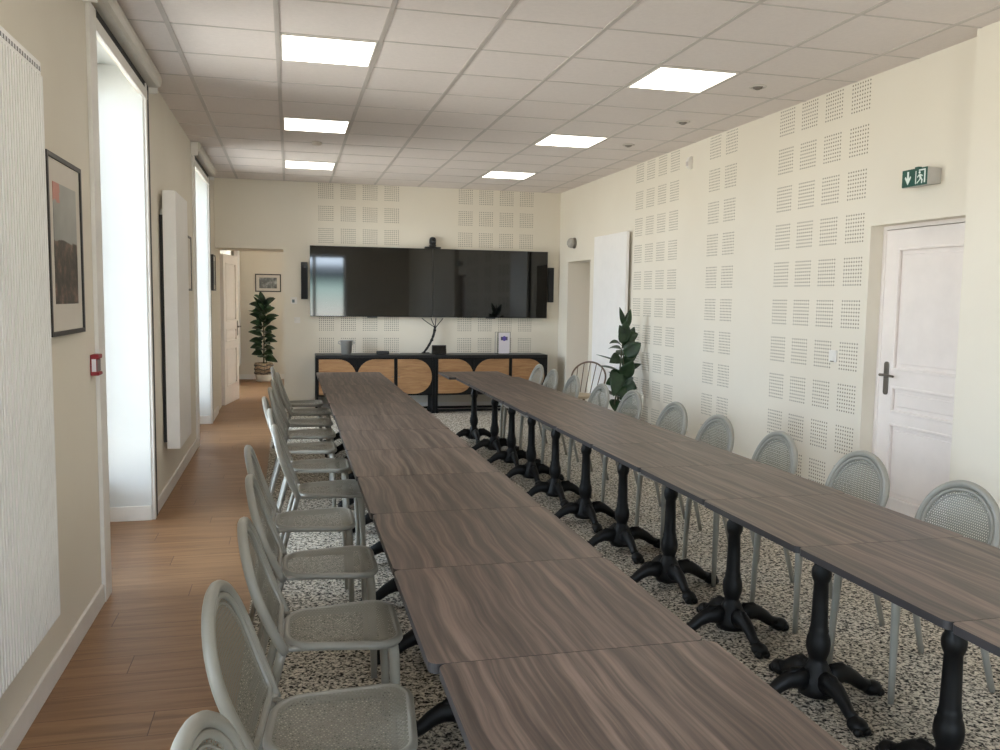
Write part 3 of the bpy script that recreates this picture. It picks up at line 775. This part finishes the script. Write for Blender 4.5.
# red fire call point on the left wall
m_red = plain('call_point_red', (140, 28, 38), .4, var=.05)
t = thing('fire_call_point', 'red fire alarm call point on the left wall below the framed poster', 'fire alarm', (XL, 4.54, 1.235))
bm = NB(); box(bm, 0, .030, -.044, .044, -.052, .052); box(bm, .02, .040, -.044, .044, .030, .052); box(bm, .02, .040, -.044, .044, -.052, -.035); obj('box', bm, m_red, t, bevel=.005)
bm = NB(); box(bm, .030, .034, -.03, .03, -.03, .025); obj('press_pad', bm, plain('call_point_pad', (120, 108, 108), .5), t)
bm = NB(); box(bm, .008, .028, -.0455, -.0435, -.032, .03); obj('side_strip', bm, m_paper, t)

# ================================================================== PICTURES
m_frame = plain('dark_frame', (38, 34, 32), .4)
m = Mat('print_grey', (120, 120, 120), .3); m.coords()
m.color(m.ramp(m.noise(m.obj, 11, 5, .7), [(.3, (40, 40, 40)), (.5, (110, 110, 108)), (.7, (190, 190, 186))])); m_greypic = m.m
def picture(label, loc, rz, wd, ht, mat_w, art, fw=.02, deep=.025):
    """framed print; local x along the wall, front at -y"""
    t = thing('framed_picture', label, 'picture', loc, rz)
    a, b = wd/2, ht/2; bm = NB()
    box(bm, -a, -a+fw, -deep, 0, -b, b); box(bm, a-fw, a, -deep, 0, -b, b); box(bm, -a+fw, a-fw, -deep, 0, b-fw, b); box(bm, -a+fw, a-fw, -deep, 0, -b, -b+fw)
    obj('frame', bm, m_frame, t, bevel=.002)
    bm = NB(); box(bm, -a+fw, a-fw, -deep+.008, -.002, -b+fw, b-fw); obj('mount', bm, m_mount, t)
    pw, ph, dz = mat_w; bm = NB(); box(bm, -pw/2, pw/2, -deep+.006, -deep+.008, -ph/2+dz, ph/2+dz); obj('print', bm, art, t)
    return t
m_mount = plain('picture_mount', (214, 206, 194), .5, var=.01)
# poster on the left wall: local axes are turned, so the art uses its own z and x
m = Mat('print_poster_wall', (120, 115, 110), .3); x, y, z = m.coords()
nz = m.noise(m.obj, 16, 5, .65)
low = m.ramp(nz, [(.35, (40, 38, 37)), (.5, (84, 76, 70)), (.62, (134, 104, 92)), (.75, (170, 158, 144))])
upp = m.ramp(m.noise(m.obj, 3, 4), [(.3, (134, 134, 130)), (.7, (176, 176, 170))])
c_ = m.mix(m.math('GREATER_THAN', m.math('ADD', z, m.math('MULTIPLY', nz, .05)), .05), low, upp)
redm = m.math('MULTIPLY', m.math('GREATER_THAN', m.math('ADD', z, m.math('MULTIPLY', nz, .10)), .235), m.math('LESS_THAN', m.math('ADD', x, m.math('MULTIPLY', nz, .1)), -.03))
m.color(m.mix(m.math('MULTIPLY', redm, .75), c_, (206, 112, 92))); m_poster2 = m.m
picture('tall framed poster with grey and red print on the left wall beside the fluted radiator', (XL, 4.03, 1.78), PI/2, .57, .745, (.38, .50, .01), m_poster2)
picture('dark framed picture on the left wall between tall radiator and farther window', (XL, 8.62, 1.88), PI/2, .46, .52, (.36, .42, 0), m_mount)
picture('small dark framed picture in the corner past the farther left window', (XL, 11.36, 1.86), PI/2, .34, .45, (.22, .30, 0), m_greypic, deep=.035)
picture('small black framed grey photograph on the far wall through the doorway', (-.388, Y2, 1.815), 0, .47, .335, (.32, .20, 0), m_greypic)

# ================================================================== PLANTS
m = Mat('leaf_green', (36, 58, 36), .32, 0, .5); m.coords()
m.color(m.ramp(m.noise(m.obj, 9, 3), [(.3, (22, 38, 25)), (.7, (50, 76, 46))])); m_leaf = m.m
m_stem = plain('plant_stem', (74, 70, 50), .6); m_soil = plain('soil', (40, 30, 24), .95, var=.2, scale=40)
def leaf(bm, base, tip, width, up=(0, 0, 1), droop=.0, fold=.25, n=9):
    base = Vector(base); tip = Vector(tip); d = tip-base; L = d.length; d.normalize()
    side = d.cross(Vector(up)); side = side.normalized() if side.length > 1e-3 else Vector((1, 0, 0)); nr = side.cross(d).normalized()
    rows = []
    for i in range(n+1):
        f = i/n; wd = width/2*(math.sin(PI*min(1, f**.8))**.75)*(1-.25*f) if 0 < f < 1 else .002
        c = base + d*(L*f) + Vector((0, 0, 1))*(droop*L*4*f*(1-f))
        rows.append([bm.verts.new(c + side*(wd*u) + nr*(abs(u)*wd*fold)) for u in (-1, -.5, 0, .5, 1)])
    for a, b in zip(rows, rows[1:]):
        for j in range(4): bm.faces.new((a[j], a[j+1], b[j+1], b[j]))
def finish_leaves(o):
    s = o.modifiers.new('thickness', 'SOLIDIFY'); s.thickness = .0025
m_basket = plain('basket_weave', (150, 132, 108), .8, var=.25, scale=40)
# -- right corner plant
PXr, PYr = 3.55, 8.78
t = thing('potted_plant', 'tall dark green rubber plant standing before the white radiator on the right', 'plant', (PXr, PYr, 0))
bm = NB(); lathe(bm, [(.13, 0), (.15, .01), (.165, .30), (.170, .32), (.160, .325), (.150, .29), (.02, .28)], 24)
pot = obj('pot', bm, m_basket, t, smooth=True)
bm = NB()
for zz in (.08, .16, .24, .31): tube(bm, [((.145+.02*zz/.3+.006)*math.cos(2*PI*k/24), (.145+.02*zz/.3+.006)*math.sin(2*PI*k/24), zz) for k in range(24)], .009, 6, closed=True)
obj('pot_bands', bm, m_frame, pot, smooth=True)
bm = NB(); lathe(bm, [(.150, .28), (.148, .295), (.01, .30)], 20); obj('soil', bm, m_soil, t)
bm = NB()
for a, b, c in (((-.02, 0, .28), (0, .01, .75), (.04, 0, 1.31)), ((.03, .02, .28), (.05, .0, .6), (.05, .03, 1.0)), ((-.04, -.03, .28), (-.06, -.02, .45), (-.03, -.03, .62))):
    tube(bm, [a, b, c], [.013, .010, .006], 8)
obj('stem', bm, m_stem, t, smooth=True)
bm = NB()
# leaves: base, tip (x right, y depth, z up), width, up-vector hint, droop
LV = [((.04, 0, 1.20), (-.035, -.03, 1.40), .06, (0, -1, .2), 0), ((.05, 0, 1.18), (.13, .05, 1.38), .08, (0, -1, .3), 0), ((.04, 0, 1.16), (.06, -.06, 1.37), .05, (1, -.6, 0), 0),
      ((.02, -.02, 1.02), (.02, -.08, 1.27), .13, (0, -1, .3), .02), ((.04, .02, 1.05), (.19, -.04, 1.13), .15, (0, -1, .8), .05), ((.04, -.03, .90), (.20, -.10, 1.04), .16, (0, -1, .4), .04),
      ((.04, .03, .80), (.24, .10, .90), .12, (0, -.5, 1), .05),
      ((.02, 0, 1.0), (-.15, -.05, 1.03), .07, (0, -.6, 1), .17), ((.01, 0, .97), (-.11, .08, .97), .10, (0, -.3, 1), .10), ((.0, 0, .84), (-.30, -.06, .92), .09, (.1, -.15, 1), -.01),
      ((0, -.02, .74), (-.26, -.03, .80), .10, (.1, -.2, 1), .03), ((-.02, -.02, .76), (-.12, -.13, .50), .19, (.2, -1, .3), .10), ((.05, .0, .72), (.24, -.04, .82), .11, (0, -.5, 1), .05),
      ((.02, -.03, .68), (.10, -.14, .86), .15, (0, -1, .3), .02), ((.02, 0, .62), (.13, -.09, .68), .14, (0, -1, .5), .06), ((-.01, -.03, .48), (-.32, -.08, .57), .10, (.1, -.4, 1), .02),
      ((.0, -.03, .50), (.11, -.12, .42), .14, (0, -1, .5), .12), ((-.04, -.03, .58), (.03, -.13, .46), .13, (0, -1, .4), .06), ((-.03, .03, .45), (-.08, -.08, .34), .12, (-.3, -1, .4), .05),
      ((.04, .02, .36), (.24, -.02, .33), .11, (0, -.5, 1), .14), ((.03, .04, .9), (.12, .20, .95), .13, (0, 0, 1), .06), ((.03, .05, .66), (-.05, .22, .72), .13, (0, 0, 1), .05),
      ((.02, -.02, 1.08), (-.06, -.10, 1.22), .09, (0, -1, .2), .02), ((.0, -.02, .88), (-.17, -.12, .84), .12, (0, -1, .3), .08), ((.05, 0, .95), (.17, .02, 1.20), .12, (0, -1, .3), .02),
      ((.06, 0, .60), (.22, .02, .56), .13, (0, -1, .4), .08), ((.05, -.02, .52), (.16, -.06, .62), .12, (0, -1, .4), .04), ((-.03, -.02, .64), (-.20, -.10, .62), .11, (0, -1, .5), .06)]
for b_, t_, w_, u_, d_ in LV:
    k_ = lambda p: (p[0]*1.0, p[1], p[2]*1.08)
    leaf(bm, k_(b_), k_(t_), w_*1.25, u_, d_)
o = obj('foliage', bm, m_leaf, t, smooth=True); finish_leaves(o)
# -- plant in the next room
t = thing('potted_plant', 'tall leafy rubber plant in a wrapped pot, through the doorway on the left', 'plant', (-.47, 16.2, 0))
m_whitepot = plain('white_pot', (214, 204, 190), .6, var=.03)
bm = NB(); lathe(bm, [(.12, 0), (.14, .01), (.155, .14), (.15, .15)], 24); lathe(bm, [(.155, .13), (.165, .33), (.158, .345), (.145, .32), (.02, .31)], 24, mi=1)
pot = obj('pot', bm, [m_whitepot, m_basket], t, smooth=True)
bm = NB()
for zz in (.16, .23, .30): tube(bm, [(.168*math.cos(2*PI*k/24), .168*math.sin(2*PI*k/24), zz+.012*math.sin(k*1.3)) for k in range(24)], .009, 6, closed=True)
obj('pot_bands', bm, m_frame, pot, smooth=True)
bm = NB(); tube(bm, [(0, 0, .31), (.01, 0, .8), (-.01, 0, 1.5)], [.014, .011, .006], 8); tube(bm, [(.04, .02, .31), (.06, 0, .55), (.05, 0, .7)], [.01, .008, .005], 8); obj('stem', bm, m_stem, t, smooth=True)
bm = NB(); rr = random.Random(8)
for k in range(42):
    f = k/41; z = .42 + 1.02*f; a = k*2.4 + rr.uniform(-.3, .3); L = rr.uniform(.23, .31)*(1 - .25*abs(f-.6)); el = -.15 + .55*f + rr.uniform(-.15, .2)
    tip = (L*math.cos(a)*math.cos(el*.8), L*math.sin(a)*math.cos(el*.8), z + L*math.sin(el)); leaf(bm, (.02*math.cos(a), .02*math.sin(a), z), tip, rr.uniform(.13, .18), (0, -.9, .9), .08)
leaf(bm, (0, 0, 1.42), (-.05, -.06, 1.66), .14, (0, -1, .2)); leaf(bm, (0, 0, 1.38), (.19, -.03, 1.55), .12, (0, -1, .5), .04); leaf(bm, (0, 0, 1.36), (-.17, 0, 1.56), .09, (0, -.7, .7)); leaf(bm, (0, 0, 1.2), (-.26, 0, 1.30), .09, (0, -.5, 1), .06)
o = obj('foliage', bm, m_leaf, t, smooth=True); finish_leaves(o)
bpy.context.view_layer.update()
